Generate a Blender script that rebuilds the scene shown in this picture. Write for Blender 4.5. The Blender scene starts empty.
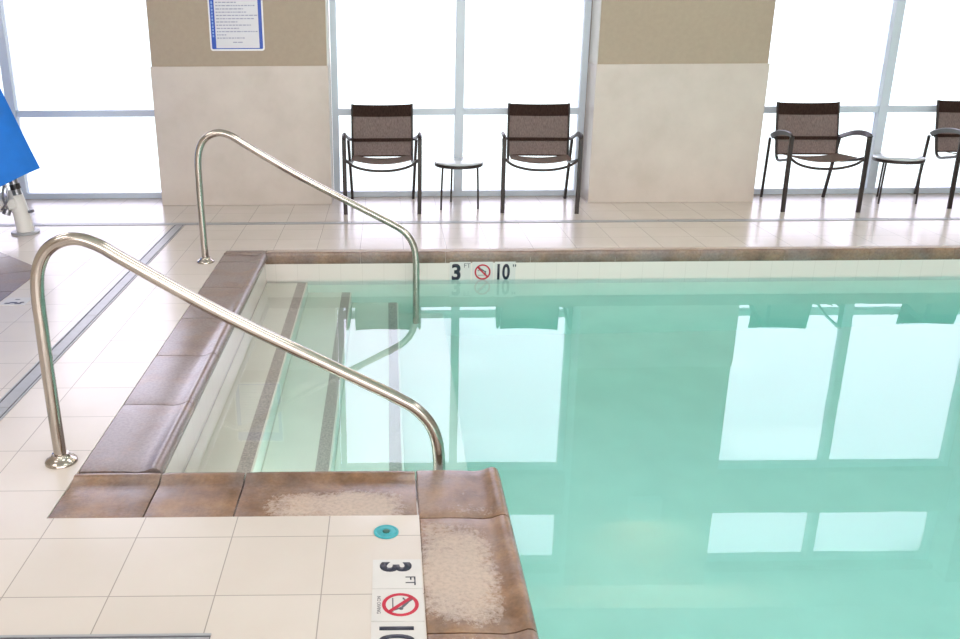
import bpy, bmesh, math, random
from mathutils import Vector, Matrix
from mathutils.geometry import tessellate_polygon
random.seed(7)
PI = math.pi
S = bpy.context.scene
COL = S.collection

# ------------------------------------------------------------------ materials
def new_mat(name):
    m = bpy.data.materials.new(name); m.use_nodes = True
    nt = m.node_tree; nt.nodes.clear()
    out = nt.nodes.new('ShaderNodeOutputMaterial')
    return m, nt, out
def N(nt, typ, **kw):
    n = nt.nodes.new(typ)
    for k, v in kw.items():
        if k in n.inputs.keys(): n.inputs[k].default_value = v
        else: setattr(n, k, v)
    return n
def srgb(r, g, b):
    f = lambda c: (c/12.92 if c <= .04045 else ((c+.055)/1.055)**2.4)
    return (f(r/255), f(g/255), f(b/255), 1)
def ramp(nt, pts):
    r = nt.nodes.new('ShaderNodeValToRGB'); e = r.color_ramp.elements
    while len(e) < len(pts): e.new(.5)
    for el, (p, c) in zip(e, pts): el.position = p; el.color = c
    return r
def simple(name, col, rough=.5, metal=0, noise=0, nscale=8, spec=.5, bump=0, bscale=60):
    m, nt, out = new_mat(name)
    p = N(nt, 'ShaderNodeBsdfPrincipled'); p.inputs['Roughness'].default_value = rough
    p.inputs['Metallic'].default_value = metal
    p.inputs['Specular IOR Level'].default_value = spec
    p.inputs['Base Color'].default_value = col
    if noise or bump:
        tc = N(nt, 'ShaderNodeTexCoord')
    if noise:
        n = N(nt, 'ShaderNodeTexNoise', Scale=nscale, Detail=5.0)
        nt.links.new(tc.outputs['Object'], n.inputs['Vector'])
        a = tuple(max(0, c*(1-noise)) for c in col[:3])+(1,); b = tuple(min(1, c*(1+noise)) for c in col[:3])+(1,)
        r = ramp(nt, [(.3, a), (.7, b)])
        nt.links.new(n.outputs['Fac'], r.inputs['Fac']); nt.links.new(r.outputs['Color'], p.inputs['Base Color'])
    if bump:
        n2 = N(nt, 'ShaderNodeTexNoise', Scale=bscale, Detail=4.0)
        nt.links.new(tc.outputs['Object'], n2.inputs['Vector'])
        bp = N(nt, 'ShaderNodeBump', Strength=bump, Distance=.01)
        nt.links.new(n2.outputs['Fac'], bp.inputs['Height']); nt.links.new(bp.outputs['Normal'], p.inputs['Normal'])
    nt.links.new(p.outputs[0], out.inputs[0])
    return m

def deck_mat():
    m, nt, out = new_mat('deck_tile')
    tc = N(nt, 'ShaderNodeTexCoord')
    mp = N(nt, 'ShaderNodeMapping'); mp.inputs['Location'].default_value = (.2058+.311*40, -2.5516+.311*40, 0)
    nt.links.new(tc.outputs['Object'], mp.inputs['Vector'])
    b = N(nt, 'ShaderNodeTexBrick', offset=0.0, squash=1.0)
    b.inputs['Scale'].default_value = 1; b.inputs['Brick Width'].default_value = .311; b.inputs['Row Height'].default_value = .311
    b.inputs['Mortar Size'].default_value = .0022; b.inputs['Mortar Smooth'].default_value = .4
    b.inputs['Color1'].default_value = (.70, .64, .605, 1); b.inputs['Color2'].default_value = (.675, .615, .58, 1)
    b.inputs['Mortar'].default_value = (.40, .36, .335, 1)
    nt.links.new(mp.outputs[0], b.inputs['Vector'])
    n = N(nt, 'ShaderNodeTexNoise', Scale=2.2, Detail=6.0); nt.links.new(tc.outputs['Object'], n.inputs['Vector'])
    r = ramp(nt, [(.3, (.93, .92, .90, 1)), (.7, (1, 1, 1, 1))]); nt.links.new(n.outputs['Fac'], r.inputs['Fac'])
    mx = N(nt, 'ShaderNodeMix', data_type='RGBA', blend_type='MULTIPLY'); mx.inputs[0].default_value = 1
    nt.links.new(b.outputs['Color'], mx.inputs[6]); nt.links.new(r.outputs['Color'], mx.inputs[7])
    p = N(nt, 'ShaderNodeBsdfPrincipled', Roughness=.2); p.inputs['Specular IOR Level'].default_value = .42
    nt.links.new(mx.outputs[2], p.inputs['Base Color'])
    n2 = N(nt, 'ShaderNodeTexNoise', Scale=5.0, Detail=3.0); nt.links.new(tc.outputs['Object'], n2.inputs['Vector'])
    r2 = N(nt, 'ShaderNodeMapRange'); r2.inputs['To Min'].default_value = .16; r2.inputs['To Max'].default_value = .26
    nt.links.new(n2.outputs['Fac'], r2.inputs['Value']); nt.links.new(r2.outputs[0], p.inputs['Roughness'])
    inv = N(nt, 'ShaderNodeMath', operation='SUBTRACT'); inv.inputs[0].default_value = 1
    nt.links.new(b.outputs['Fac'], inv.inputs[1])
    bp = N(nt, 'ShaderNodeBump', Strength=.35, Distance=.003); nt.links.new(inv.outputs[0], bp.inputs['Height'])
    nt.links.new(bp.outputs[0], p.inputs['Normal'])
    nt.links.new(p.outputs[0], out.inputs[0])
    return m

def coping_mat():
    # rust brown quarry stone with grey mottling, ragged white mineral crust and painted-in window sheen
    m, nt, out = new_mat('coping_stone')
    tc = N(nt, 'ShaderNodeTexCoord')
    def noise(s, d=6.0, rough=.6, loc=(0, 0, 0)):
        mp = N(nt, 'ShaderNodeMapping'); mp.inputs['Location'].default_value = loc
        nt.links.new(tc.outputs['Object'], mp.inputs['Vector'])
        n = N(nt, 'ShaderNodeTexNoise', Scale=s, Detail=d, Roughness=rough)
        nt.links.new(mp.outputs[0], n.inputs['Vector']); return n
    n1 = noise(5); r1 = ramp(nt, [(.32, srgb(100, 74, 55)), (.5, srgb(138, 106, 81)), (.68, srgb(166, 132, 102))])
    nt.links.new(n1.outputs['Fac'], r1.inputs['Fac'])
    n2 = noise(3.1, 7.0, .65, (3, 1, 0)); r2 = ramp(nt, [(.42, (0, 0, 0, 1)), (.62, (1, 1, 1, 1))])
    nt.links.new(n2.outputs['Fac'], r2.inputs['Fac'])
    g = N(nt, 'ShaderNodeMix', data_type='RGBA'); g.inputs[7].default_value = srgb(138, 125, 124)
    gm = N(nt, 'ShaderNodeMath', operation='MULTIPLY'); gm.inputs[1].default_value = .6
    ga = N(nt, 'ShaderNodeAttribute', attribute_name='grey'); gs = N(nt, 'ShaderNodeMath', operation='ADD', use_clamp=True)  # per-run grey paints the windows' reflection into the stone colour
    nt.links.new(r2.outputs['Color'], gm.inputs[0]); nt.links.new(gm.outputs[0], gs.inputs[0]); nt.links.new(ga.outputs['Fac'], gs.inputs[1]); nt.links.new(gs.outputs[0], g.inputs[0]); nt.links.new(r1.outputs['Color'], g.inputs[6])
    # crust gathers on the flat inner half of each stone (vertex attribute 'bloom') and breaks up at the rim; the far run uses it to paint window sheen
    at = N(nt, 'ShaderNodeAttribute', attribute_name='crust_sheen')
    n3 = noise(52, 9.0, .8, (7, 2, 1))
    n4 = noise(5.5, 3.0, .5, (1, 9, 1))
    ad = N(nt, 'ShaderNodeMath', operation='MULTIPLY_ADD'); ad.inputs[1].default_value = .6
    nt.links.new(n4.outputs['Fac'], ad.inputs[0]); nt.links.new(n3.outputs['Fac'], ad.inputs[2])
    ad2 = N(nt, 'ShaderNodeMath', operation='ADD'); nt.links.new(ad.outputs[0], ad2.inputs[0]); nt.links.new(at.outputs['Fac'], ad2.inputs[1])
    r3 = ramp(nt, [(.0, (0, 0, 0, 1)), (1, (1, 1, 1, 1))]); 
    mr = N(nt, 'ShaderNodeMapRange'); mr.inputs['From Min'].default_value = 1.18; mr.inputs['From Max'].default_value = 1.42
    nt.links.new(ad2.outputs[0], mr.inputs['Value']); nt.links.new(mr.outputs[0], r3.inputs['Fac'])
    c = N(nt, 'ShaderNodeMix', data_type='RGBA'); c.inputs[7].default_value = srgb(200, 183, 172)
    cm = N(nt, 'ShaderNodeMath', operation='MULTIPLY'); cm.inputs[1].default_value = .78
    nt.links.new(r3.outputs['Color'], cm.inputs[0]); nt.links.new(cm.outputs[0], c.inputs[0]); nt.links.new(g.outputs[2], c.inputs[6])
    n5 = noise(75, 3.0, .6); r5 = ramp(nt, [(.3, (.72, .72, .72, 1)), (.6, (1.08, 1.08, 1.08, 1))]); nt.links.new(n5.outputs['Fac'], r5.inputs['Fac'])
    mu = N(nt, 'ShaderNodeMix', data_type='RGBA', blend_type='MULTIPLY'); mu.inputs[0].default_value = .6
    nt.links.new(c.outputs[2], mu.inputs[6]); nt.links.new(r5.outputs['Color'], mu.inputs[7])
    p = N(nt, 'ShaderNodeBsdfPrincipled', Roughness=.3)
    rr = N(nt, 'ShaderNodeMapRange'); rr.inputs['To Min'].default_value = .17; rr.inputs['To Max'].default_value = .6
    nt.links.new(r3.outputs['Color'], rr.inputs['Value']); nt.links.new(rr.outputs[0], p.inputs['Roughness'])
    nt.links.new(mu.outputs[2], p.inputs['Base Color'])
    bp = N(nt, 'ShaderNodeBump', Strength=.25, Distance=.004); nt.links.new(n3.outputs['Fac'], bp.inputs['Height'])
    nt.links.new(bp.outputs[0], p.inputs['Normal']); nt.links.new(p.outputs[0], out.inputs[0])
    return m

def wainscot_mat():
    m, nt, out = new_mat('wainscot_tile')
    tc = N(nt, 'ShaderNodeTexCoord')
    n = N(nt, 'ShaderNodeTexNoise', Scale=3.0, Detail=8.0, Roughness=.62); nt.links.new(tc.outputs['Object'], n.inputs['Vector'])
    r = ramp(nt, [(.3, (.58, .52, .475, 1)), (.5, (.63, .565, .525, 1)), (.72, (.67, .605, .56, 1))]); nt.links.new(n.outputs['Fac'], r.inputs['Fac'])
    p = N(nt, 'ShaderNodeBsdfPrincipled', Roughness=.3); nt.links.new(r.outputs['Color'], p.inputs['Base Color'])
    nt.links.new(p.outputs[0], out.inputs[0]); return m

def mesh_fabric(name, col, see):
    m, nt, out = new_mat(name)
    tc = N(nt, 'ShaderNodeTexCoord')
    mp = N(nt, 'ShaderNodeMapping'); mp.inputs['Scale'].default_value = (1, 1, .12); nt.links.new(tc.outputs['Object'], mp.inputs['Vector'])
    n = N(nt, 'ShaderNodeTexNoise', Scale=160.0, Detail=2.0); nt.links.new(mp.outputs[0], n.inputs['Vector'])
    r = ramp(nt, [(.3, tuple(c*.75 for c in col[:3])+(1,)), (.7, tuple(c*1.2 for c in col[:3])+(1,))]); nt.links.new(n.outputs['Fac'], r.inputs['Fac'])
    d = N(nt, 'ShaderNodeBsdfDiffuse'); nt.links.new(r.outputs['Color'], d.inputs['Color'])
    tl = N(nt, 'ShaderNodeBsdfTranslucent'); nt.links.new(r.outputs['Color'], tl.inputs['Color'])
    tr = N(nt, 'ShaderNodeBsdfTransparent')
    a = N(nt, 'ShaderNodeMixShader'); a.inputs[0].default_value = .35; nt.links.new(d.outputs[0], a.inputs[1]); nt.links.new(tl.outputs[0], a.inputs[2])
    b = N(nt, 'ShaderNodeMixShader'); b.inputs[0].default_value = see; nt.links.new(a.outputs[0], b.inputs[1]); nt.links.new(tr.outputs[0], b.inputs[2])
    nt.links.new(b.outputs[0], out.inputs[0]); return m

def pane_mat():
    m, nt, out = new_mat('window_glass')
    f = N(nt, 'ShaderNodeFresnel', IOR=1.45); g = N(nt, 'ShaderNodeBsdfGlossy', Roughness=.02)
    t = N(nt, 'ShaderNodeBsdfTransparent'); t.inputs['Color'].default_value = (.95, .98, .98, 1)
    x = N(nt, 'ShaderNodeMixShader'); nt.links.new(f.outputs[0], x.inputs[0]); nt.links.new(t.outputs[0], x.inputs[1]); nt.links.new(g.outputs[0], x.inputs[2])
    nt.links.new(x.outputs[0], out.inputs[0]); return m

def water_mat():
    m, nt, out = new_mat('pool_water')
    g = N(nt, 'ShaderNodeBsdfGlass', IOR=1.333, Roughness=0.0); g.inputs['Color'].default_value = (1, 1, 1, 1)
    tc = N(nt, 'ShaderNodeTexCoord'); n = N(nt, 'ShaderNodeTexNoise', Scale=1.3, Detail=2.0); nt.links.new(tc.outputs['Object'], n.inputs['Vector'])
    bp = N(nt, 'ShaderNodeBump', Strength=.06, Distance=.01); nt.links.new(n.outputs['Fac'], bp.inputs['Height']); nt.links.new(bp.outputs[0], g.inputs['Normal'])
    nt.links.new(g.outputs[0], out.inputs[0])
    v = N(nt, 'ShaderNodeVolumeAbsorption', Density=WATER_D); v.inputs['Color'].default_value = WATER_C
    nt.links.new(v.outputs[0], out.inputs['Volume']); return m

def pool_mat():
    # white plaster below, a band of glazed white tile at the waterline
    m, nt, out = new_mat('pool_plaster')
    tc = N(nt, 'ShaderNodeTexCoord')
    n = N(nt, 'ShaderNodeTexNoise', Scale=3.0, Detail=6.0); nt.links.new(tc.outputs['Object'], n.inputs['Vector'])
    r = ramp(nt, [(.3, (.84, .80, .72, 1)), (.7, (.90, .865, .78, 1))]); nt.links.new(n.outputs['Fac'], r.inputs['Fac'])
    p = N(nt, 'ShaderNodeBsdfPrincipled', Roughness=.45); nt.links.new(r.outputs['Color'], p.inputs['Base Color'])
    nt.links.new(p.outputs[0], out.inputs[0]); return m
def band_mat():
    m, nt, out = new_mat('waterline_tile')
    tc = N(nt, 'ShaderNodeTexCoord')
    sx = N(nt, 'ShaderNodeSeparateXYZ'); nt.links.new(tc.outputs['Object'], sx.inputs[0])
    a = N(nt, 'ShaderNodeMath', operation='ADD'); nt.links.new(sx.outputs[0], a.inputs[0]); nt.links.new(sx.outputs[1], a.inputs[1])
    d = N(nt, 'ShaderNodeMath', operation='DIVIDE'); d.inputs[1].default_value = .153; nt.links.new(a.outputs[0], d.inputs[0])
    fr = N(nt, 'ShaderNodeMath', operation='FRACT'); nt.links.new(d.outputs[0], fr.inputs[0])
    lt = N(nt, 'ShaderNodeMath', operation='LESS_THAN'); lt.inputs[1].default_value = .02; nt.links.new(fr.outputs[0], lt.inputs[0])
    mx = N(nt, 'ShaderNodeMix', data_type='RGBA'); mx.inputs[6].default_value = (.76, .70, .67, 1); mx.inputs[7].default_value = (.68, .62, .59, 1)
    nt.links.new(lt.outputs[0], mx.inputs[0])
    p = N(nt, 'ShaderNodeBsdfPrincipled', Roughness=.18); nt.links.new(mx.outputs[2], p.inputs['Base Color'])
    nt.links.new(p.outputs[0], out.inputs[0]); return m

def emit(name, col, s):
    m, nt, out = new_mat(name); e = N(nt, 'ShaderNodeEmission', Strength=s); e.inputs['Color'].default_value = col
    nt.links.new(e.outputs[0], out.inputs[0]); return m

WATER_D, WATER_C = .245, (0.0, .94, .955, 1)
M = dict(
    deck=deck_mat(), coping=coping_mat(), wainscot=wainscot_mat(), pane=pane_mat(), water=water_mat(), plaster=pool_mat(), band=band_mat(),
    tan=simple('tan_paint', (.42, .345, .27, 1), .55, noise=.03, nscale=30),
    ceil=simple('ceiling_paint', (.80, .79, .76, 1), .7, noise=.02),
    wallp=simple('pale_wall_paint', (.62, .57, .50, 1), .6, noise=.02),
    reveal=simple('reveal_paint', (.78, .78, .74, 1), .5, noise=.02),
    alu=simple('painted_aluminium', (.62, .70, .80, 1), .35, noise=.02),
    steel=simple('polished_steel', (.52, .475, .435, 1), .16, 1, noise=.03, nscale=20),
    bronze=simple('dark_bronze_frame', (.022, .015, .014, 1), .38, noise=.12, nscale=30),
    sling=mesh_fabric('brown_mesh_sling', (.27, .20, .18, 1), .12),
    hem=mesh_fabric('brown_mesh_hem', (.065, .040, .034, 1), .01),
    tabletop=simple('pale_table_top', (.62, .66, .70, 1), .12, noise=.03),
    drain=simple('grey_drain_plastic', (.36, .37, .40, 1), .35, noise=.06, nscale=25),
    slot=simple('drain_slot_dark', (.10, .10, .12, 1), .6, noise=.05),
    nosing=simple('speckled_nosing_tile', (.50, .43, .40, 1), .5, noise=.3, nscale=110),
    white=simple('white_enamel', (.80, .79, .77, 1), .3, noise=.03),
    marker=simple('marker_tile_white', (.67, .65, .645, 1), .2, noise=.02),
    ink=simple('navy_black_glaze', (.018, .022, .045, 1), .3, noise=.1),
    inkgrey=simple('grey_glaze', (.10, .10, .12, 1), .35, noise=.1),
    red=simple('red_glaze', (.50, .006, .035, 1), .3, noise=.04),
    teal=simple('teal_plastic', (.035, .36, .42, 1), .3, noise=.12, nscale=60),
    tealdark=simple('teal_plastic_dark', (.02, .12, .09, 1), .4, noise=.2, nscale=60),
    blue=simple('blue_vinyl', (.004, .19, .76, 1), .42, noise=.06, bump=.1, bscale=12),
    signwhite=simple('sign_white', (.72, .73, .80, 1), .3, noise=.02),
    signrim=simple('sign_rim_white', (.85, .86, .9, 1), .3, noise=.02),
    signblue=simple('sign_blue', (.006, .075, .50, 1), .3, noise=.04),
    signtext=simple('sign_text', (.34, .36, .52, 1), .4, noise=.05),
    signpale=simple('sign_pale_text', (.22, .38, .78, 1), .4, noise=.05),
    greymetal=simple('grey_metal', (.30, .31, .34, 1), .3, 1, noise=.06),
    black=simple('black_plastic', (.02, .02, .022, 1), .4, noise=.1),
    lamp=emit('lamp_diffuser', (1, .86, .66, 1), 14),
    pitlamp=emit('pool_lamp_lens', (.9, 1, .97, 1), 3),
)

# ------------------------------------------------------------------ mesh helpers
def link(name, bm, mat, parent=None, smooth=False, kind=None):
    me = bpy.data.meshes.new(name)
    bmesh.ops.recalc_face_normals(bm, faces=bm.faces)
    if smooth:
        for f in bm.faces: f.smooth = True
        for e in bm.edges:
            if len(e.link_faces) == 2 and e.calc_face_angle(0) > .7: e.smooth = False
    bm.to_mesh(me); bm.free(); me.materials.append(mat)
    o = bpy.data.objects.new(name, me); COL.objects.link(o)
    if parent: o.parent = parent
    if kind: o['kind'] = kind
    return o
def box(bm, x0, x1, y0, y1, z0, z1, bev=0):
    r = bmesh.ops.create_cube(bm, size=1)
    vs = r['verts']
    for v in vs: v.co = Vector(((x0+x1)/2+v.co.x*(x1-x0), (y0+y1)/2+v.co.y*(y1-y0), (z0+z1)/2+v.co.z*(z1-z0)))
    if bev:
        es = list({e for v in vs for e in v.link_edges})
        bmesh.ops.bevel(bm, geom=es, offset=bev, segments=2, affect='EDGES', profile=.5)
    return bm
def BX(*a, bev=0): return box(bmesh.new(), *a, bev=bev)
def catmull(pts, n=6):
    P = [Vector(p) for p in pts]; out = []
    for i in range(len(P)-1):
        p1, p2 = P[i], P[i+1]
        p0 = P[i-1] if i > 0 else p1*2-p2; p3 = P[i+2] if i+2 < len(P) else p2*2-p1
        def tj(t, a, b): return t+max(1e-6, (b-a).length)**.5
        t0 = 0; t1 = tj(t0, p0, p1); t2 = tj(t1, p1, p2); t3 = tj(t2, p2, p3)
        for k in range(n):
            t = t1+(t2-t1)*k/n
            A1 = p0*((t1-t)/(t1-t0))+p1*((t-t0)/(t1-t0)); A2 = p1*((t2-t)/(t2-t1))+p2*((t-t1)/(t2-t1)); A3 = p2*((t3-t)/(t3-t2))+p3*((t-t2)/(t3-t2))
            B1 = A1*((t2-t)/(t2-t0))+A2*((t-t0)/(t2-t0)); B2 = A2*((t3-t)/(t3-t1))+A3*((t-t1)/(t3-t1))
            out.append(B1*((t2-t)/(t2-t1))+B2*((t-t1)/(t2-t1)))
    out.append(P[-1]); return out
def sweep(bm, path, sec, up=Vector((0, 0, 1)), scale=None):
    """sweep a closed 2D section along a path, capped"""
    path = [Vector(p) for p in path]; n = len(path); rings = []; side = None
    for i, p in enumerate(path):
        t = (path[min(i+1, n-1)]-path[max(i-1, 0)]).normalized()
        if side is None:
            side = t.cross(up)
            if side.length < .05: side = t.cross(Vector((0, 1, 0)))
        side = (side-t*side.dot(t)).normalized(); nrm = side.cross(t)
        k = scale[i] if scale else 1
        rings.append([bm.verts.new(p+side*(a*k)+nrm*(b*k)) for a, b in sec])
    m = len(sec)
    for i in range(n-1):
        for j in range(m):
            bm.faces.new((rings[i][j], rings[i][(j+1) % m], rings[i+1][(j+1) % m], rings[i+1][j]))
    bm.faces.new(list(reversed(rings[0]))); bm.faces.new(rings[-1]); return bm
def circ(r, n=16, ry=None): return [(r*math.cos(2*PI*k/n), (ry or r)*math.sin(2*PI*k/n)) for k in range(n)]
def tube(bm, path, r, n=16, scale=None): return sweep(bm, path, circ(r, n), scale=scale)
def flat(w, h, b=.3):
    w, h = w/2, h/2; c = min(w, h)*b*2*.5
    return [(w-c, -h), (w, -h+c), (w, h-c), (w-c, h), (-w+c, h), (-w, h-c), (-w, -h+c), (-w+c, -h)]
def lathe(bm, prof, c=(0, 0, 0), n=32):
    rings = []
    for r, z in prof:
        rings.append([bm.verts.new((c[0]+r*math.cos(2*PI*k/n), c[1]+r*math.sin(2*PI*k/n), c[2]+z)) for k in range(n)])
    for a, b in zip(rings, rings[1:]):
        for k in range(n): bm.faces.new((a[k], a[(k+1) % n], b[(k+1) % n], b[k]))
    bm.faces.new(list(reversed(rings[0]))); bm.faces.new(rings[-1]); return bm
def prism(bm, outer, z0, z1, holes=(), tf=None):
    """flat plate: polygon with holes, thickness z0..z1"""
    loops = [list(outer)]+[list(h) for h in holes]; pts = [p for l in loops for p in l]
    tris = tessellate_polygon([[Vector((p[0], p[1], 0)) for p in l] for l in loops])
    f = tf or (lambda x, y, z: (x, y, z))
    lo = [bm.verts.new(f(p[0], p[1], z0)) for p in pts]; hi = [bm.verts.new(f(p[0], p[1], z1)) for p in pts]
    for t in tris:
        for L in (hi, lo):
            try: bm.faces.new([L[i] for i in t])
            except ValueError: pass
    k = 0
    for l in loops:
        for i in range(len(l)):
            a, b = k+i, k+(i+1) % len(l)
            try: bm.faces.new((lo[a], lo[b], hi[b], hi[a]))
            except ValueError: pass
        k += len(l)
    return bm
def thing(name, label, cat, loc=(0, 0, 0), rz=0, group=None):
    o = bpy.data.objects.new(name, None); COL.objects.link(o); o.empty_display_size = .1
    o.location = loc; o.rotation_euler = (0, 0, rz); o['label'] = label; o['category'] = cat
    if group: o['group'] = group
    return o
def tag(o, label, cat, group=None, kind=None):
    o['label'] = label; o['category'] = cat
    if group: o['group'] = group
    if kind: o['kind'] = kind
    return o
def dup(root, loc, rz, label):
    r = root.copy(); COL.objects.link(r); r.location = loc; r.rotation_euler = (0, 0, rz); r['label'] = label
    for ch in list(root.children):
        c = ch.copy(); COL.objects.link(c); c.parent = r
        for g in list(ch.children):
            d = g.copy(); COL.objects.link(d); d.parent = c
    return r
def text_bm(bm, s, height, cx, cy, tf, z0, z1, bold=.0, xs=1.0):
    """flat lettering of a given cap height centred on cx, cy, mapped through tf"""
    cu = bpy.data.curves.new('t', 'FONT'); cu.body = s; cu.size = 1; cu.offset = bold; cu.align_x = 'LEFT'; cu.resolution_u = 5
    ob = bpy.data.objects.new('t', cu); COL.objects.link(ob)
    dg = bpy.context.evaluated_depsgraph_get(); dg.update()
    me = bpy.data.meshes.new_from_object(ob.evaluated_get(dg))
    bpy.data.objects.remove(ob); bpy.data.curves.remove(cu)
    xs_ = [v.co.x for v in me.vertices]; ys_ = [v.co.y for v in me.vertices]
    x0, x1, y0, y1 = min(xs_), max(xs_), min(ys_), max(ys_); k = height/(y1-y0)
    t = bmesh.new(); t.from_mesh(me); bpy.data.meshes.remove(me)
    for v in t.verts:
        v.co = Vector(tf(cx+(v.co.x-(x0+x1)/2)*k*xs, cy+(v.co.y-(y0+y1)/2)*k, z0))
    e = bmesh.ops.extrude_face_region(t, geom=list(t.faces))
    d = Vector(tf(0, 0, z1))-Vector(tf(0, 0, z0))
    for v in e['geom']:
        if isinstance(v, bmesh.types.BMVert): v.co += d
    tmp = bpy.data.meshes.new('tmp'); t.to_mesh(tmp); t.free(); bm.from_mesh(tmp); bpy.data.meshes.remove(tmp)
    return bm

# ------------------------------------------------------------------ measures (metres, floor = 0)
ZW = -.195                      # water level
PX0, PY1 = -.87, 6.157          # pool left wall, far wall
PX1, PYN, PYB = 8.6, 2.985, -2.5   # right end, near wall of the step bay, back end
PEN = .395                      # pool edge of the deck peninsula
CW = .305                       # coping width
BED = -1.375
RX0, RX1, RY0, RY1 = -6.6, 10.4, -5.0, 8.3
PIL = 7.88                      # front of the pillars
CEIL, SOFF = 3.92, 3.60

# ------------------------------------------------------------------ floor with the pool cut out
pool_hole = [(PX0, PYN), (PEN, PYN), (PEN, PYB), (PX1, PYB), (PX1, PY1), (PX0, PY1)]
XO, YO = PX0-CW+.012, PYN-CW-.004   # outer edges of the side and near coping runs
edge = [(XO, YO), (PEN-CW+.006, YO), (PEN-CW+.006, PYB-CW), (PX1+CW, PYB-CW), (PX1+CW, PY1+.115), (XO, PY1+.115)]
SPX, SPY = -3.50, 5.30            # octagonal spa beside the lift
def octo(a): return [(SPX+a/math.cos(PI/8)*math.cos(PI/8+k*PI/4), SPY+a/math.cos(PI/8)*math.sin(PI/8+k*PI/4)) for k in range(8)]
link('floor', prism(bmesh.new(), [(RX0, RY0), (RX1, RY0), (RX1, RY1+.1), (RX0, RY1+.1)], -.04, 0, holes=[edge, octo(1.2)]), M['deck'], kind='structure')

# pool basin: walls, bed, waterline band
bm = bmesh.new()
n = len(pool_hole)
top = [bm.verts.new((x, y, -.30)) for x, y in pool_hole]; bot = [bm.verts.new((x, y, BED)) for x, y in pool_hole]
for i in range(n): bm.faces.new((top[i], top[(i+1) % n], bot[(i+1) % n], bot[i]))
for t in tessellate_polygon([[Vector((x, y, 0)) for x, y in pool_hole]]): bm.faces.new([bot[i] for i in t])
# outer shell so the basin has thickness
o2 = [(PX0-.14, PYN-.14), (PEN-.14, PYN-.14), (PEN-.14, PYB-.14), (PX1+.14, PYB-.14), (PX1+.14, PY1+.14), (PX0-.14, PY1+.14)]
ot = [bm.verts.new((x, y, -.30)) for x, y in o2]; ob_ = [bm.verts.new((x, y, BED-.15)) for x, y in o2]
for i in range(n):
    bm.faces.new((ot[i], ot[(i+1) % n], ob_[(i+1) % n], ob_[i])); bm.faces.new((top[i], top[(i+1) % n], ot[(i+1) % n], ot[i]))
for t in tessellate_polygon([[Vector((x, y, 0)) for x, y in o2]]): bm.faces.new([ob_[i] for i in t])
basin = link('pool_basin', bm, M['plaster'], kind='structure')
bm = bmesh.new()
a = [bm.verts.new((x, y, -.035)) for x, y in pool_hole]; b = [bm.verts.new((x, y, -.30)) for x, y in pool_hole]
c = [bm.verts.new((x, y, -.035)) for x, y in o2]; d = [bm.verts.new((x, y, -.30)) for x, y in o2]
for i in range(n):
    j = (i+1) % n
    bm.faces.new((a[i], a[j], b[j], b[i])); bm.faces.new((c[i], c[j], d[j], d[i])); bm.faces.new((a[i], a[j], c[j], c[i])); bm.faces.new((b[i], b[j], d[j], d[i]))
link('waterline_band', bm, M['band'], parent=basin)

# steps down from the short end, each with a speckled nosing strip
xs = PX0
for k, (xe, zt) in enumerate(((-.578, -.245), (-.265, -.475), (.066, -.705), (.385, -.935))):
    s = link('pool_step', BX(xs, xe, PYN, PY1, BED, zt, bev=.006), M['plaster'], kind='structure')
    if k < 3: link('nosing_strip', BX(xe-.072, xe-.012, PYN+.002, PY1-.002, zt-.004, zt+.002), M['nosing'], parent=s)
    xs = xe

# water body
def grow(e): return [(PX0-e, PYN-e), (PEN-e, PYN-e), (PEN-e, PYB-e), (PX1+e, PYB-e), (PX1+e, PY1+e), (PX0-e, PY1+e)]
w = link('pool_water', prism(bmesh.new(), grow(.02), BED-.03, ZW), M['water'])
tag(w, 'still turquoise pool water mirroring the tall windows', 'water', kind='stuff')

# coping stones with a raised rounded lip
PROF = [(0, -.045), (0, -.004), (.004, 0), (.10, .001), (.17, -.001), (.215, -.004), (.245, .000), (.265, .008), (.278, .0125), (.292, .011), (.303, .002), (.309, -.012), (.308, -.035), (.300, -.048), (.285, -.052), (.15, -.052)]
def coping_run(bm, o, du, dl, l0, l1, prof=PROF, gap=.003, bl=lambda u, v: 0, w=CW, grey=0):
    """o: point on the outer edge, du: unit towards the pool, dl: unit along the run"""
    lay = bm.verts.layers.float.get('crust_sheen') or bm.verts.layers.float.new('crust_sheen')
    lg = bm.verts.layers.float.get('grey') or bm.verts.layers.float.new('grey')
    nseg = 12; rows = []
    k = w/.305
    # subdivide the flat top so the bloom attribute varies across it
    pr = []
    for (u0, z0), (u1, z1) in zip(prof, prof[1:]+prof[:1]):
        m = max(1, int(abs(u1-u0)/.03)) if z0 > -.03 else 1
        for q in range(m): pr.append((u0+(u1-u0)*q/m, z0+(z1-z0)*q/m))
    for s in range(nseg+1):
        l = l0+gap+(l1-l0-2*gap)*s/nseg; row = []
        sink = .003 if s in (0, nseg) else 0
        for u, z in pr:
            v = bm.verts.new((o[0]+du[0]*u*k+dl[0]*l, o[1]+du[1]*u*k+dl[1]*l, z-(sink if z > -.03 else 0)))
            v[lay] = bl(u/.305, s/nseg); v[lg] = grey; row.append(v)
        rows.append(row)
    m = len(pr)
    for s in range(nseg):
        for j in range(m): bm.faces.new((rows[s][j], rows[s][(j+1) % m], rows[s+1][(j+1) % m], rows[s+1][j]))
    bm.faces.new(list(reversed(rows[0]))); bm.faces.new(rows[-1])
def bump01(x, c, w): return max(0, 1-abs((x-c)/w)**3)
bm = bmesh.new()
jy = [PYN+.02, 3.61, 4.205, 4.78, 5.375, 5.97, PY1+.005]
for p, q in zip(jy, jy[1:]): coping_run(bm, (XO, 0), (1, 0), (0, 1), p, q, grey=.72, bl=lambda u, v: .22*bump01(u, .35, .4)*bump01(v, .5, .5))  # greyed to carry the window reflection over the brown stone
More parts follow.
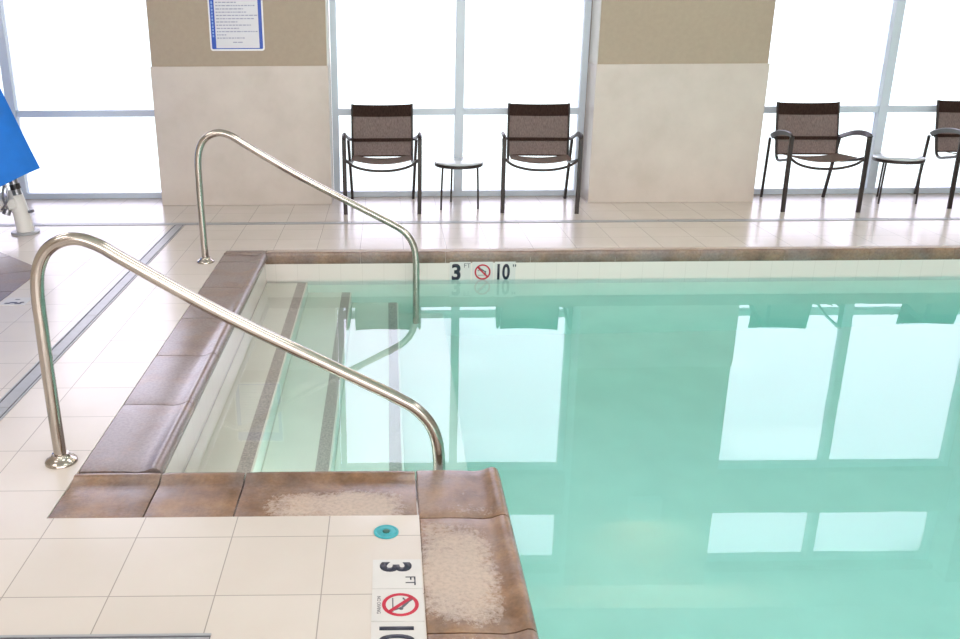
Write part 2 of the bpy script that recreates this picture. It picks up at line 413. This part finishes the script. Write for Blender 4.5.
link('trim_1', bm, M['coping'], smooth=True, kind='structure')
bm = bmesh.new()
def crust(u, v): return .72*bump01(u, .34, .52)*bump01(v, .5, .56)
coping_run(bm, (0, YO), (0, 1), (1, 0), XO, -.84, bl=lambda u, v: .2*bump01(u, .2, .5))
coping_run(bm, (0, YO), (0, 1), (1, 0), -.84, -.533, bl=lambda u, v: .05)
coping_run(bm, (0, YO), (0, 1), (1, 0), -.533, .093, bl=lambda u, v: .72*bump01(u, .2, .48)*bump01(v, .54, .5))
link('trim_2', bm, M['coping'], smooth=True, kind='structure')
bm = bmesh.new()
jy = [PYN+.012, 2.66, 2.065, 1.47, .875, .28, -.315, -.91, -1.505, -2.1, PYB]
for k, (p, q) in enumerate(zip(jy, jy[1:])): coping_run(bm, (PEN-CW+.006, 0), (1, 0), (0, 1), q, p, bl=(crust if k else (lambda u, v: .42*bump01(u, .5, .5)*bump01(v, .3, .5))))
link('trim_3', bm, M['coping'], smooth=True, kind='structure')
bm = bmesh.new()
jx = [PX0+.0]+[-.2+.6*k for k in range(15)]+[PX1]
for p, q in zip(jx, jx[1:]): coping_run(bm, (0, PY1+.115), (0, -1), (1, 0), p, q, w=.117, grey=.3, gap=.0008, prof=[(u, z*1.5 if z < -.03 else z) for u, z in PROF], bl=lambda u, v: .9 if u < .8 else .2)  # flat top whitened to paint in the windows' grazing reflection
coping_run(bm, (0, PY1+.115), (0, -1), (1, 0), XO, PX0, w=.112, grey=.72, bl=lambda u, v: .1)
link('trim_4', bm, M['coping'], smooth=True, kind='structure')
bm = bmesh.new()
for k in range(14): coping_run(bm, (PX1+CW, 0), (-1, 0), (0, 1), PYB+.618*k, PYB+.618*(k+1))
for k in range(13): coping_run(bm, (0, PYB-CW), (0, 1), (1, 0), PEN+.63*k, PEN+.63*(k+1))
link('trim_5', bm, M['coping'], smooth=True, kind='structure')

# spa: octagonal ring of stones, shell and water
bm = bmesh.new(); lay = bm.verts.layers.float.new('crust_sheen'); lg = bm.verts.layers.float.new('grey')
O, I = octo(1.199), octo(.90)
for k in range(8):
    for h in (0, 1):
        q = lambda L, f: (L[k][0]+(L[(k+1) % 8][0]-L[k][0])*f, L[k][1]+(L[(k+1) % 8][1]-L[k][1])*f)
        prism(bm, [q(I, h*.5+.004), q(O, h*.5+.004), q(O, h*.5+.496), q(I, h*.5+.496)], -.05, .002)
for v in bm.verts: v[lay] = .12; v[lg] = .8
link('spa_coping', bm, M['coping'], kind='structure')
bm = bmesh.new(); I, O = octo(.915), octo(1.0)
r_ = [[bm.verts.new((x, y, z)) for x, y in L] for L, z in ((I, -.052), (I, -1.0), (O, -1.1), (O, -.052))]
for A, B in ((0, 1), (2, 3), (3, 0)):
    for k in range(8): bm.faces.new((r_[A][k], r_[A][(k+1) % 8], r_[B][(k+1) % 8], r_[B][k]))
bm.faces.new(r_[1]); bm.faces.new(r_[2])
link('spa_basin', bm, M['plaster'], kind='structure')
w = link('spa_water', prism(bmesh.new(), octo(.935), -1.03, -.14), M['water'])
tag(w, 'still water of the octagonal spa beside the pool lift', 'water', kind='stuff')

# deck drains: a light cover between two dark slots
def drain(name, label, x0, x1, y0, y1, along):
    t = thing(name, label, 'drain', ((x0+x1)/2, (y0+y1)/2, 0))
    hx, hy = (x1-x0)/2, (y1-y0)/2
    link('channel', BX(-hx, hx, -hy, hy, .0003, .0016), M['slot'], t)
    bm = bmesh.new(); L = hy if along == 'y' else hx; step = .62; k = -L
    while k < L-.01:
        e = min(k+step, L)
        if along == 'y': box(bm, -hx+.012, hx-.012, k+.002, e-.002, .0008, .0036, bev=.0008)
        else: box(bm, k+.002, e-.002, -hy+.012, hy-.012, .0008, .0036, bev=.0008)
        k = e
    link('cover_strip', bm, M['drain'], t)
    for s in (-1, 1):
        link('rim', BX(s*hx-.004, s*hx+.004, -hy, hy, .0005, .004) if along == 'y' else BX(-hx, hx, s*hy-.004, s*hy+.004, .0005, .004), M['drain'], t)
drain('deck_drain', 'long grey slot drain cover running along the deck beside the side coping', -1.715, -1.635, -2.0, 7.09, 'y')
drain('deck_drain', 'thin grey slot drain line crossing the far deck in front of the chairs', RX0+.1, RX1-.1, 7.10, 7.16, 'x')
drain('deck_drain', 'short grey slot drain cover at the bottom edge of the near deck', -1.55, -.495, 1.985, 2.063, 'x')

# ------------------------------------------------------------------ back wall, pillars, windows
wins = [(-4.65, -1.98, -3.34), (-.51, 1.775, .637), (3.215, 5.72, 4.43), (7.2, 9.7, 8.45)]   # x0, x1, mullion
pils = [(RX0, -4.65), (-1.98, -.51), (1.775, 3.215), (5.72, 7.2), (9.7, RX1)]
W0, W1, C0, C1 = 0.0, 2.44, 2.90, 3.545
bm = bmesh.new()
for x0, x1 in pils: box(bm, x0, x1, PIL, 8.36, 0, CEIL+.05)
for x0, x1, mx in wins:
    box(bm, x0, x1, 8.1, 8.36, W1, C0); box(bm, x0, x1, 8.1, 8.36, C1, CEIL+.05)
link('wall_back', bm, M['tan'], kind='structure')
for k, (x0, x1) in enumerate(pils):
    link('trim_%d' % (6+k), BX(x0-.012, x1+.012, PIL-.014, 8.199, 0.001, 1.181, bev=.002), M['wainscot'], kind='structure')
for k, (x0, x1) in enumerate(pils):   # pale jamb linings on the sides of the pillars
    bm = bmesh.new()
    if k > 0: box(bm, x0-.006, x0, PIL+.012, 8.199, 1.182, SOFF)
    if k < 4: box(bm, x1, x1+.006, PIL+.012, 8.199, 1.182, SOFF)
    link('trim_%d' % (11+k), bm, M['reveal'], kind='structure')
wid = 0
def window(x0, x1, mx, z0, z1, transom):
    global wid
    wid += 1
    t = bpy.data.objects.new('window_%d' % wid, None); COL.objects.link(t); t['kind'] = 'structure'
    t.location = ((x0+x1)/2, 8.24, z0); ox, oz = (x0+x1)/2, z0
    F0, F1 = -.04, .05
    def B(a, b, y0, y1, c, d, bev=.003): return BX(a-ox, b-ox, y0, y1, c-oz, d-oz, bev=bev)
    bm = bmesh.new(); a, b = x0+.006, x1-.006
    for q in ((a, a+.055, z0, z1), (b-.055, b, z0, z1), (a+.055, b-.055, z0, z0+.05), (a+.055, b-.055, z1-.05, z1)):
        box(bm, q[0]-ox, q[1]-ox, F0, F1, q[2]-oz, q[3]-oz, bev=.003)
    link('window_frame', bm, M['alu'], t)
    link('mullion', B(mx-.038, mx+.038, -.055, .055, z0+.05, z1-.05), M['alu'], t)
    rows = [(z0+.05, z1-.05)]
    if transom:
        zb, zt = .735, .792; bm = bmesh.new()
        box(bm, a+.055-ox, mx-.038-ox, F0, F1, zb-oz, zt-oz, bev=.003); box(bm, mx+.038-ox, b-.055-ox, F0, F1, zb-oz, zt-oz, bev=.003)
        link('transom', bm, M['alu'], t); rows = [(z0+.05, zb), (zt, z1-.05)]
    for r0, r1 in rows:
        for c0, c1 in ((a+.055, mx-.038), (mx+.038, b-.055)):
            link('pane', B(c0, c1, .005, .011, r0, r1, bev=0), M['pane'], t)
for x0, x1, mx in wins: window(x0+.008, x1-.008, mx, W0+.001, W1, True)
for x0, x1, mx in wins: window(x0, x1, mx, C0, C1, False)

# ceiling (soffit strip along the windows stepping up to the main ceiling) and the other walls
bm = bmesh.new()
box(bm, RX0, RX1, 7.50, 8.36, SOFF, CEIL+.12); box(bm, RX0, RX1, RY0, 7.50, CEIL, CEIL+.12)
link('ceiling', bm, M['ceil'], kind='structure')
link('wall_left', BX(RX0-.12, RX0, RY0, 8.36, 0, CEIL+.1), M['wallp'], kind='structure')
link('wall_right', BX(RX1, RX1+.12, RY0, 8.36, 0, CEIL+.1), M['wallp'], kind='structure')
link('wall_front', BX(RX0-.12, RX1+.12, RY0-.12, RY0, 0, CEIL+.1), M['wallp'], kind='structure')

# wall sconce high on the plain pillar (seen mirrored in the pool)
t = thing('wall_sconce', 'boxy uplight high on the plain pillar, mirrored in the pool water', 'wall lamp', (2.515, PIL, 2.565))
bm = bmesh.new()
box(bm, -.155, .155, -.10, 0, 0, .012); box(bm, -.155, .155, -.10, -.092, .012, .225); box(bm, -.155, -.147, -.092, 0, .012, .225); box(bm, .147, .155, -.092, 0, .012, .225)
link('lamp_body', bm, M['reveal'], t)
link('lamp_diffuser', BX(-.14, .14, -.09, -.004, .15, .165), M['lamp'], t)

# ------------------------------------------------------------------ handrails
RAIL = [(-1.25, .0), (-1.254, .3), (-1.254, .55), (-1.251, .68), (-1.237, .76), (-1.202, .823), (-1.15, .858), (-1.09, .868), (-1.02, .845), (-.945, .798), (-.76, .682),
        (-.574, .572), (-.183, .364), (.03, .25), (.093, .210), (.143, .155), (.171, .095), (.184, .02), (.187, -.2), (.187, -.6), (.187, -.934)]
def handrail(y, label):
    t = thing('pool_handrail', label, 'handrail', (-1.25, y, 0), 0, 'steel handrails over the pool steps')
    link('rail_tube', tube(bmesh.new(), catmull([(x+1.25, 0, z+.002) for x, z in RAIL], 6), .0235, 20), M['steel'], t, smooth=True)
    link('base_flange', lathe(bmesh.new(), [(.060, .0005), (.060, .007), (.056, .013), (.044, .020), (.036, .026), (.032, .036), (.024, .038)]), M['steel'], t, smooth=True)
    return t
h = handrail(3.08, 'polished steel handrail nearest the camera, bolted beside the near coping')
dup(h, (-1.25, 5.964, 0), 0, 'polished steel handrail farther off, in front of the pillar with the sign')

# ------------------------------------------------------------------ chairs
CG = 'brown sling armchairs by the windows'
def make_chair(label):
    t = thing('armchair', label, 'chair', (0, 0, 0), 0, CG)
    for s in (-1, 1):
        link('front_leg', sweep(bmesh.new(), catmull([(s*.309, -.005, .001), (s*.311, .0, .3), (s*.311, .004, .622)], 4), flat(.034, .024)), M['bronze'], t)
        link('rear_leg', sweep(bmesh.new(), catmull([(s*.275, .645, .001), (s*.285, .60, .25), (s*.298, .545, .545)], 4), flat(.022, .026)), M['bronze'], t)
        # flat armrest arching from the back frame to the front leg
        arm = catmull([(s*.262, .505, .552), (s*.285, .525, .556), (s*.303, .47, .578), (s*.311, .3, .620), (s*.312, .12, .638), (s*.311, .02, .632), (s*.311, -.008, .618)], 6)
        link('armrest', sweep(bmesh.new(), arm, flat(.042, .017)), M['bronze'], t)
    # one bent tube each side: back upright curving into the seat rail
    for s in (-1, 1):
        bm = bmesh.new()
        tube(bm, catmull([(s*.258, .575, .848), (s*.258, .520, .62), (s*.258, .470, .45), (s*.258, .445, .40), (s*.26, .40, .375), (s*.268, .25, .395), (s*.285, .1, .425), (s*.309, .01, .455)], 5), .0115, 10)
        link('side_frame', bm, M['bronze'], t, smooth=True)
    bm = bmesh.new()
    tube(bm, catmull([(-.309, .004, .455), (-.24, .0, .405), (-.13, -.002, .372), (0, -.002, .362), (.13, -.002, .372), (.24, .0, .405), (.309, .004, .455)], 5), .0105, 10)
    link('front_bar', bm, M['bronze'], t, smooth=True)
    bm = bmesh.new(); tube(bm, [(-.262, .522, .545), (0, .528, .545), (.262, .522, .545)], .016, 10)
    link('back_bar', bm, M['bronze'], t, smooth=True)
    # sling seat and back: thin curved sheets with real thickness
    def sheet(fn, nu=10, nv=10, th=.005):
        bm = bmesh.new(); g = [[None]*(nv+1) for _ in range(nu+1)]
        for i in range(nu+1):
            for j in range(nv+1): g[i][j] = bm.verts.new(fn(i/nu, j/nv))
        for i in range(nu):
            for j in range(nv): bm.faces.new((g[i][j], g[i+1][j], g[i+1][j+1], g[i][j+1]))
        bmesh.ops.recalc_face_normals(bm, faces=bm.faces)
        bmesh.ops.solidify(bm, geom=list(bm.faces), thickness=th); return bm
    def seat(u, v):
        x = (u-.5)*.50; y = .035+v*.39
        return (x, y, .452-.022*v-(.037-.010*v)*(1-(2*u-1)**2))
    link('seat_sling', sheet(seat), M['sling'], t, smooth=True)
    def back(v0, v1, off=0):
        def f(u, v):
            v = v0+(v1-v0)*v; z = .415+v*.43; y = .462+.112*v
            dip = .012*math.sin(PI*v)+.004
            return ((u-.5)*.512, y-off+dip*(1-(2*u-1)**2), z-.006*v*(1-(2*u-1)**2))
        return f
    b = link('backrest_sling', sheet(back(0, .77)), M['sling'], t, smooth=True)
    link('top_hem', sheet(back(.77, 1), nv=3, th=.009), M['hem'], b, smooth=True)
    link('middle_hem', sheet(back(.285, .345, .004), nv=2, th=.011), M['hem'], b, smooth=True)
    link('bottom_hem', sheet(back(-.012, .012), nv=1, th=.009), M['hem'], b, smooth=True)
    return t
ch = make_chair('brown mesh armchair near the sign pillar, its legs crossed by the far handrail')
ch.location = (-.05, 7.46, 0)
dup(ch, (1.268, 7.455, 0), math.radians(-5), 'brown mesh armchair between the middle round table and the plain pillar')
dup(ch, (3.625, 7.43, 0), math.radians(-3.5), 'brown mesh armchair between the plain pillar and the farther round table')
dup(ch, (5.085, 7.52, 0), math.radians(-3), 'brown mesh armchair cut off by the picture edge beyond the farther round table')

# ------------------------------------------------------------------ side tables
t = thing('side_table', 'small round pale-topped side table between the two middle chairs', 'table', (.605, 7.75, 0), 0, 'round side tables between chairs')
link('table_top', lathe(bmesh.new(), [(.150, .377), (.196, .378), (.203, .384), (.203, .392), (.198, .396)], n=48), M['tabletop'], t, smooth=True)
link('table_rim', lathe(bmesh.new(), [(.17, .355), (.200, .356), (.208, .363), (.208, .3835), (.204, .3845), (.17, .377)], n=48), M['bronze'], t, smooth=True)
for (fx, fy) in ((-.155, -.14), (-.047, .195), (.165, -.11)):
    link('leg', tube(bmesh.new(), catmull([(fx, fy, .001), (fx*.97, fy*.97, .2), (fx*.93, fy*.93, .360)], 3), .0085, 10), M['bronze'], t, smooth=True)
dup(t, (4.452, 7.86, 0), math.radians(-8), 'small round pale-topped side table next to the farther pair of chairs')

# ------------------------------------------------------------------ rules sign on the pillar
SX0, SX1, SZ0, SZ1 = -1.476, -1.024, 1.306, 1.93
t = thing('pool_sign', 'blue-bordered white notice with lines of small print on the tan pillar', 'sign', ((SX0+SX1)/2, PIL, SZ0))
hw, H = (SX1-SX0)/2, SZ1-SZ0
def rrect(x0, x1, y0, y1, r, n=5):
    p = []
    for cx, cy, a0 in ((x1-r, y0+r, -90), (x1-r, y1-r, 0), (x0+r, y1-r, 90), (x0+r, y0+r, 180)):
        for k in range(n+1): a = math.radians(a0+90*k/n); p.append((cx+r*math.cos(a), cy+r*math.sin(a)))
    return p
sf = lambda x, y, z: (x, -z, y)
link('sign_board', prism(bmesh.new(), rrect(-hw, hw, 0, H, .022), .001, .006, tf=sf), M['signrim'], t)
link('blue_border', prism(bmesh.new(), rrect(-hw+.013, hw-.013, .014, H-.014, .012), .006, .0066, tf=sf), M['signblue'], t)
link('text_panel', prism(bmesh.new(), [(-hw+.050, .022), (hw-.042, .022), (hw-.042, H-.10), (-hw+.050, H-.10)], .0066, .0072, tf=sf), M['signwhite'], t)
bm = bmesh.new(); z = .098
def dash(bm, x0, x1, za, zb): prism(bm, [(x0, za), (x1, za), (x1, zb), (x0, zb)], .0072, .0076, tf=sf)
LN = [.24, .08, .36, .20, .30, .19, .33, .36, .27, .24, .34, .18, .36, .30, .25, .33]
for L in LN:
    x = -hw+.062; e = x+L*.95
    while x < e:
        q = random.uniform(.010, .034); dash(bm, x, min(x+q, e), z, z+.0085); x += q+.006
    z += .0255
dash(bm, -.035, .0, .064, .072); dash(bm, .006, .045, .064, .072)
link('small_print', bm, M['signtext'], t)
bm = bmesh.new(); z = .11
while z < H-.12:
    q = random.uniform(.014, .022); dash(bm, -hw+.024, -hw+.037, z, z+q); z += q+.008
link('border_print', bm, M['signpale'], t)

# ------------------------------------------------------------------ depth marker tiles
def ring(r0, r1, n=40): return [(r1*math.cos(2*PI*k/n), r1*math.sin(2*PI*k/n)) for k in range(n)], [(r0*math.cos(2*PI*k/n), r0*math.sin(2*PI*k/n)) for k in range(n)]
def symbol(t, tf, cx, cy, R, z0):
    m2 = lambda x, y, z: tf(cx+x, cy+y, z)
    # small diver silhouette: head, trunk, arms, legs, over a water line
    bm = bmesh.new(); k = R/.058
    P = lambda pts: [(x*k, y*k) for x, y in pts]
    prism(bm, P([(.020+.007*math.cos(a*PI/6), .002+.007*math.sin(a*PI/6)) for a in range(12)]), z0, z0+.0004, tf=m2)
    for pts in ([(-.018, .020), (-.010, .027), (.016, .009), (.011, .002)], [(.012, .002), (.018, .006), (.030, -.020), (.025, -.021)],
                [(-.018, .021), (-.011, .026), (-.024, .040), (-.029, .036)], [(-.019, .020), (-.014, .015), (-.034, .006), (-.036, .011)],
                [(-.034, -.022), (.036, -.022), (.036, -.026), (-.034, -.026)]):
        prism(bm, P(pts), z0, z0+.0004, tf=m2)
    link('diver_figure', bm, M['inkgrey'], t)
    o, i = ring(R*.80, R); bm = prism(bmesh.new(), o, z0, z0+.0008, holes=[i], tf=m2)
    d = R*.84*math.sqrt(.5); w_ = R*.075
    prism(bm, [(-d-w_, d-w_), (-d+w_, d+w_), (d+w_, -d+w_), (d-w_, -d-w_)], z0, z0+.0008, tf=m2)
    link('red_ring', bm, M['red'], t)
TS = .151
def marker(loc, tf, label, what, group, name='depth_marker_tile'):
    t = thing(name, label, 'tile marker', loc, 0, group)
    e = TS/2-.001
    link('tile_face', prism(bmesh.new(), [(-e, -e), (e, -e), (e, e), (-e, e)], .0004, .0022, tf=tf), M['marker'], t)
    return t
# on the far pool wall (x right, y up, z towards the camera)
wf = lambda x, y, z: (x, -z, y)
WG = 'depth marker tiles on the far pool wall'
zc = -.139
t = marker((.505, PY1, zc), wf, 'white tile with bold black 3 and small FT on the far pool wall', None, WG)
link('digit', text_bm(bmesh.new(), '3', .124, -.028, .0, wf, .0022, .0028, .035, .92), M['ink'], t)
link('unit_text', text_bm(bmesh.new(), 'FT', .032, .050, .048, wf, .0022, .0026, 0, 1.0), M['inkgrey'], t)
t = marker((.664, PY1, zc), wf, 'white tile with red crossed-out diver ring on the far pool wall', None, WG, 'no_diving_tile')
symbol(t, wf, 0, .0, .057, .0022)
t = marker((.823, PY1, zc), wf, 'white tile with bold black 10 inch mark on the far pool wall', None, WG)
link('digit', text_bm(bmesh.new(), '10', .118, -.010, .0, wf, .0022, .0028, .03, .70), M['ink'], t)
link('unit_text', text_bm(bmesh.new(), '"', .020, .066, .045, wf, .0022, .0026, .01, 1.2), M['inkgrey'], t)
# on the near deck, read from the pool: letters' top faces +X, text runs towards -Y
df = lambda x, y, z: (y, -x, z)
DG = 'depth marker tiles set in the near deck'
t = marker((.018, 2.338, 0), df, 'white deck tile reading 3 FT, below the round teal cap', None, DG)
link('digit', text_bm(bmesh.new(), '3', .098, -.035, -.004, df, .0022, .0028, .04, .92), M['ink'], t)
link('unit_text', text_bm(bmesh.new(), 'FT', .030, .037, .040, df, .0022, .0026, .005, 1.0), M['ink'], t)
t = marker((.018, 2.187, 0), df, 'white deck tile with red crossed-out diver ring and tiny NO DIVING text', None, DG, 'no_diving_tile')
symbol(t, df, 0, .008, .053, .0022)
link('caption', text_bm(bmesh.new(), 'NO DIVING', .011, 0, -.054, df, .0022, .0026, .004, 1.0), M['inkgrey'], t)
t = marker((.018, 2.036, 0), df, 'white deck tile with bold 10, cut by the bottom picture edge', None, DG)
link('digit', text_bm(bmesh.new(), '10', .098, -.012, -.004, df, .0022, .0028, .03, .78), M['ink'], t)
link('unit_text', text_bm(bmesh.new(), '"', .020, .060, .040, df, .0022, .0026, .01, 1.2), M['ink'], t)
# a farther deck tile near the pool lift with blurred dark marks
t = thing('deck_marker_tile', 'pale deck tile with small smudged dark marks, behind the nearest handrail bend', 'tile marker', (-2.205, 5.10, 0))
link('tile_face', BX(-.075, .075, -.075, .075, .0004, .0022), M['marker'], t)
bm = bmesh.new()
for x0, x1, y0, y1 in ((-.055, -.02, -.05, -.028), (-.03, .015, -.035, -.012), (.005, .045, -.052, -.03), (.03, .055, -.03, -.01), (-.02, .01, .03, .042)):
    prism(bm, rrect(x0, x1, y0, y1, .008, 3), .0022, .0028)
link('dark_marks', bm, M['ink'], t)

# round teal cap
t = thing('skimmer_lid', 'round teal plastic cap set in the near deck above the 3 FT tile', 'cap', (-.015, 2.571, 0))
link('cap_rim', lathe(bmesh.new(), [(.041, .0005), (.041, .0035), (.038, .005), (.033, .005), (.031, .0035)], n=40), M['teal'], t, smooth=True)
bm = lathe(bmesh.new(), [(.031, .001), (.031, .0042), (.016, .0048), (.015, .0038)], n=40)
link('cap_plate', bm, M['teal'], t, smooth=True)
bm = lathe(bmesh.new(), [(.012, .003), (.012, .0052), (.008, .0056)], n=24); box(bm, -.010, .010, -.0025, .0025, .0052, .0064)
link('centre_boss', bm, M['tealdark'], t)

# ------------------------------------------------------------------ pool lift under its blue cover
LX, LY = -2.815, 6.86
t = thing('pool_lift', 'pool lift under a bright blue cover on a white deck post', 'pool lift', (LX, LY, 0))
link('anchor_ring', lathe(bmesh.new(), [(.105, .0005), (.105, .012), (.098, .018), (.07, .018)]), M['drain'], t, smooth=True)
link('post', tube(bmesh.new(), catmull([(0.002, 0, .012), (-.005, 0, .10), (-.02, 0, .20), (-.04, 0, .30), (-.055, 0, .345)], 4), .066, 24, scale=[1-.012*k for k in range(17)]), M['white'], t, smooth=True)
bm = bmesh.new()
sweep(bm, catmull([(-.03, 0, .25), (-.10, -.01, .235), (-.19, -.02, .255), (-.30, -.03, .33), (-.34, -.03, .45)], 4), flat(.14, .13, .5))
link('bracket', bm, M['white'], t)
bm = bmesh.new()
tube(bm, [(.055, -.02, .17), (.095, -.03, .18)], .012, 10)
link('lock_knob', bm, M['greymetal'], t)
link('pivot_bolt', tube(bmesh.new(), [(-.085, -.06, .20), (-.10, -.07, .16)], .03, 14), M['greymetal'], t)
a = link('actuator', tube(bmesh.new(), [(.0, -.05, .31), (-.02, -.05, .42), (-.06, -.04, .62)], .034, 18), M['greymetal'], t, smooth=True)
link('actuator_collar', tube(bmesh.new(), [(-.006, -.05, .352), (-.014, -.05, .392)], .039, 18), M['black'], a, smooth=True)
link('lift_mast', tube(bmesh.new(), [(-.34, -.03, .42), (-.42, -.02, 1.0), (-.45, 0, 1.4)], .05, 16), M['white'], t, smooth=True)
bm = bmesh.new()
tube(bm, catmull([(-.07, -.075, .18), (-.10, -.085, .30), (-.075, -.08, .42), (-.12, -.06, .56)], 5), .009, 8); tube(bm, catmull([(-.12, -.09, .2), (-.06, -.09, .29), (-.09, -.07, .5)], 5), .008, 8)
link('cable', bm, M['greymetal'], t, smooth=True)
# cover: rounded four-sided tent of vinyl with one corner towards the pool
bm = bmesh.new(); ccx, ccy = -.485, 0.0; rings = []; NS = 48
levels = [(.500, .66), (.503, .663), (.62, .618), (.80, .553), (1.047, .464), (1.25, .395), (1.42, .335), (1.52, .25), (1.555, .10)]
for li, (z, r) in enumerate(levels):
    rg = []
    for k in range(NS):
        a_ = 2*PI*k/NS; p = 3.2 if z > 1.4 else 1.22
        cx_, sy_ = math.cos(a_), math.sin(a_)
        q = (abs(cx_)**p+abs(sy_)**p)**(-1/p)
        fold = 1+.018*math.sin(6*a_+.7)*(1 if z < 1.0 else .5)*(abs(math.sin(2*a_)))
        zz = z-(.16*max(0, -sy_)**1.2*max(0, 1-(z-.5)/.6))+(.02*math.sin(4*a_+.3)*abs(math.sin(2*a_)) if li < 2 else 0)
        rg.append(bm.verts.new((ccx+r*q*cx_*fold, ccy+r*q*sy_*fold, zz)))
    rings.append(rg)
for A, B in zip(rings, rings[1:]):
    for k in range(NS): bm.faces.new((A[k], A[(k+1) % NS], B[(k+1) % NS], B[k]))
bm.faces.new(rings[-1])
bmesh.ops.recalc_face_normals(bm, faces=bm.faces); bmesh.ops.solidify(bm, geom=list(bm.faces), thickness=.004)
link('blue_cover', bm, M['blue'], t, smooth=True)

# ------------------------------------------------------------------ light
def area(name, loc, rot, sx, sy, watts, col):
    l = bpy.data.lights.new(name, 'AREA'); l.shape = 'RECTANGLE'; l.size = sx; l.size_y = sy; l.energy = watts; l.color = col
    o = bpy.data.objects.new(name, l); COL.objects.link(o); o.location = loc; o.rotation_euler = rot; return o
CEILW, FRONTW = 30, 430
for x in (-3.6, 1.0, 5.6):
    for y in (-2.0, 1.6, 4.8):
        area('ceiling_panel_light', (x, y, CEIL-.02), (0, 0, 0), 1.5, .9, CEILW, (1, .945, .91))
# added underwater fill lights by the unseen pool walls, brightening the water
area('underwater_fill', (PEN+.04, 1.6, -.85), (0, math.radians(-90), 0), .5, 1.6, 18, (.95, 1, .98))
area('underwater_fill', (4.0, PYB+.1, -.85), (math.radians(90), 0, 0), 2.0, .5, 18, (.95, 1, .98))
area('underwater_fill', (-.1, PYN+.04, -.45), (math.radians(90), 0, 0),   .9, .3, 7, (.95, 1, .98))
area('underwater_fill', (PX1-.1, 3.0, -.8), (0, math.radians(90), 0), .5, 3.0, 17, (.95, 1, .98))
area('front_fill', (1.5, RY0+.05, 1.9), (math.radians(-90+180), 0, 0), 10, 2.6, FRONTW, (1, .955, .945))  # added fill light behind the camera, brightens the pillar fronts
up = area('sconce_light', (2.515, PIL-.05, 2.565+.18), (math.radians(180), 0, 0), .26, .07, 90, (1, .84, .62))
# unseen window frame added around the front fill light
bm = bmesh.new()
for z in (.55, 3.2): box(bm, -3.56, 6.56, RY0+.001, RY0+.08, z, z+.06, bev=.004)
for k in range(6): box(bm, -3.56+2.012*k, -3.50+2.012*k, RY0+.001, RY0+.08, .61, 3.2, bev=.004)
link('window_9', bm, M['alu'], kind='structure')
# daylight: bright overcast sky, brighter towards the zenith
W = bpy.data.worlds.new('overcast_sky'); S.world = W; W.use_nodes = True; nt = W.node_tree; nt.nodes.clear()
out = nt.nodes.new('ShaderNodeOutputWorld'); bg = nt.nodes.new('ShaderNodeBackground'); nt.links.new(bg.outputs[0], out.inputs[0])
tc = nt.nodes.new('ShaderNodeTexCoord'); sp = nt.nodes.new('ShaderNodeSeparateXYZ'); nt.links.new(tc.outputs['Generated'], sp.inputs[0])
mr = nt.nodes.new('ShaderNodeMapRange'); mr.inputs['From Min'].default_value = -1; mr.inputs['From Max'].default_value = 1; nt.links.new(sp.outputs['Z'], mr.inputs['Value'])
rp = ramp(nt, [(.0, (.72, .72, .72, 1)), (.47, (.85, .87, .9, 1)), (.53, (.92, .84, 1, 1)), (.70, (.88, .80, 1, 1)), (1, (.82, .82, 1, 1))])
nt.links.new(mr.outputs[0], rp.inputs['Fac']); nt.links.new(rp.outputs['Color'], bg.inputs['Color'])
st = ramp(nt, [(.0, (.25, .25, .25, 1)), (.48, (.30, .30, .30, 1)), (.58, (.42, .42, .42, 1)), (.75, (1, 1, 1, 1)), (1, (1, 1, 1, 1))])
nt.links.new(mr.outputs[0], st.inputs['Fac'])
mu = nt.nodes.new('ShaderNodeMath'); mu.operation = 'MULTIPLY'; mu.inputs[1].default_value = 7.2
nt.links.new(st.outputs['Color'], mu.inputs[0]); nt.links.new(mu.outputs[0], bg.inputs['Strength'])

# ------------------------------------------------------------------ camera
F, CX, YAW, PIT, ROLL, HC = 901.78, 395.47, .00725, .32998, .00501, 1.61775
fw = Vector((math.sin(YAW)*math.cos(PIT), math.cos(YAW)*math.cos(PIT), -math.sin(PIT)))
r0 = Vector((math.cos(YAW), -math.sin(YAW), 0)); d0 = fw.cross(r0)
rt = r0*math.cos(ROLL)+d0*math.sin(ROLL); dn = -r0*math.sin(ROLL)+d0*math.cos(ROLL)
cd = bpy.data.cameras.new('camera'); cam = bpy.data.objects.new('camera', cd); COL.objects.link(cam)
cd.sensor_width = 36; cd.lens = F*36/960; cd.shift_x = (480-CX)/960; cd.clip_start = .05; cd.clip_end = 200
up_, bk = -dn, -fw
cam.matrix_world = Matrix(((rt.x, up_.x, bk.x, 0), (rt.y, up_.y, bk.y, 0), (rt.z, up_.z, bk.z, HC), (0, 0, 0, 1)))
S.camera = cam
S.view_settings.view_transform = 'Standard'; S.view_settings.look = 'None'; S.view_settings.gamma = 1; S.view_settings.use_curve_mapping = False
S.view_settings.exposure = 0
try:
    S.cycles.max_bounces = 14; S.cycles.transmission_bounces = 10; S.cycles.diffuse_bounces = 6; S.cycles.glossy_bounces = 6; S.cycles.transparent_max_bounces = 12
    S.cycles.use_denoising = True
except Exception: pass
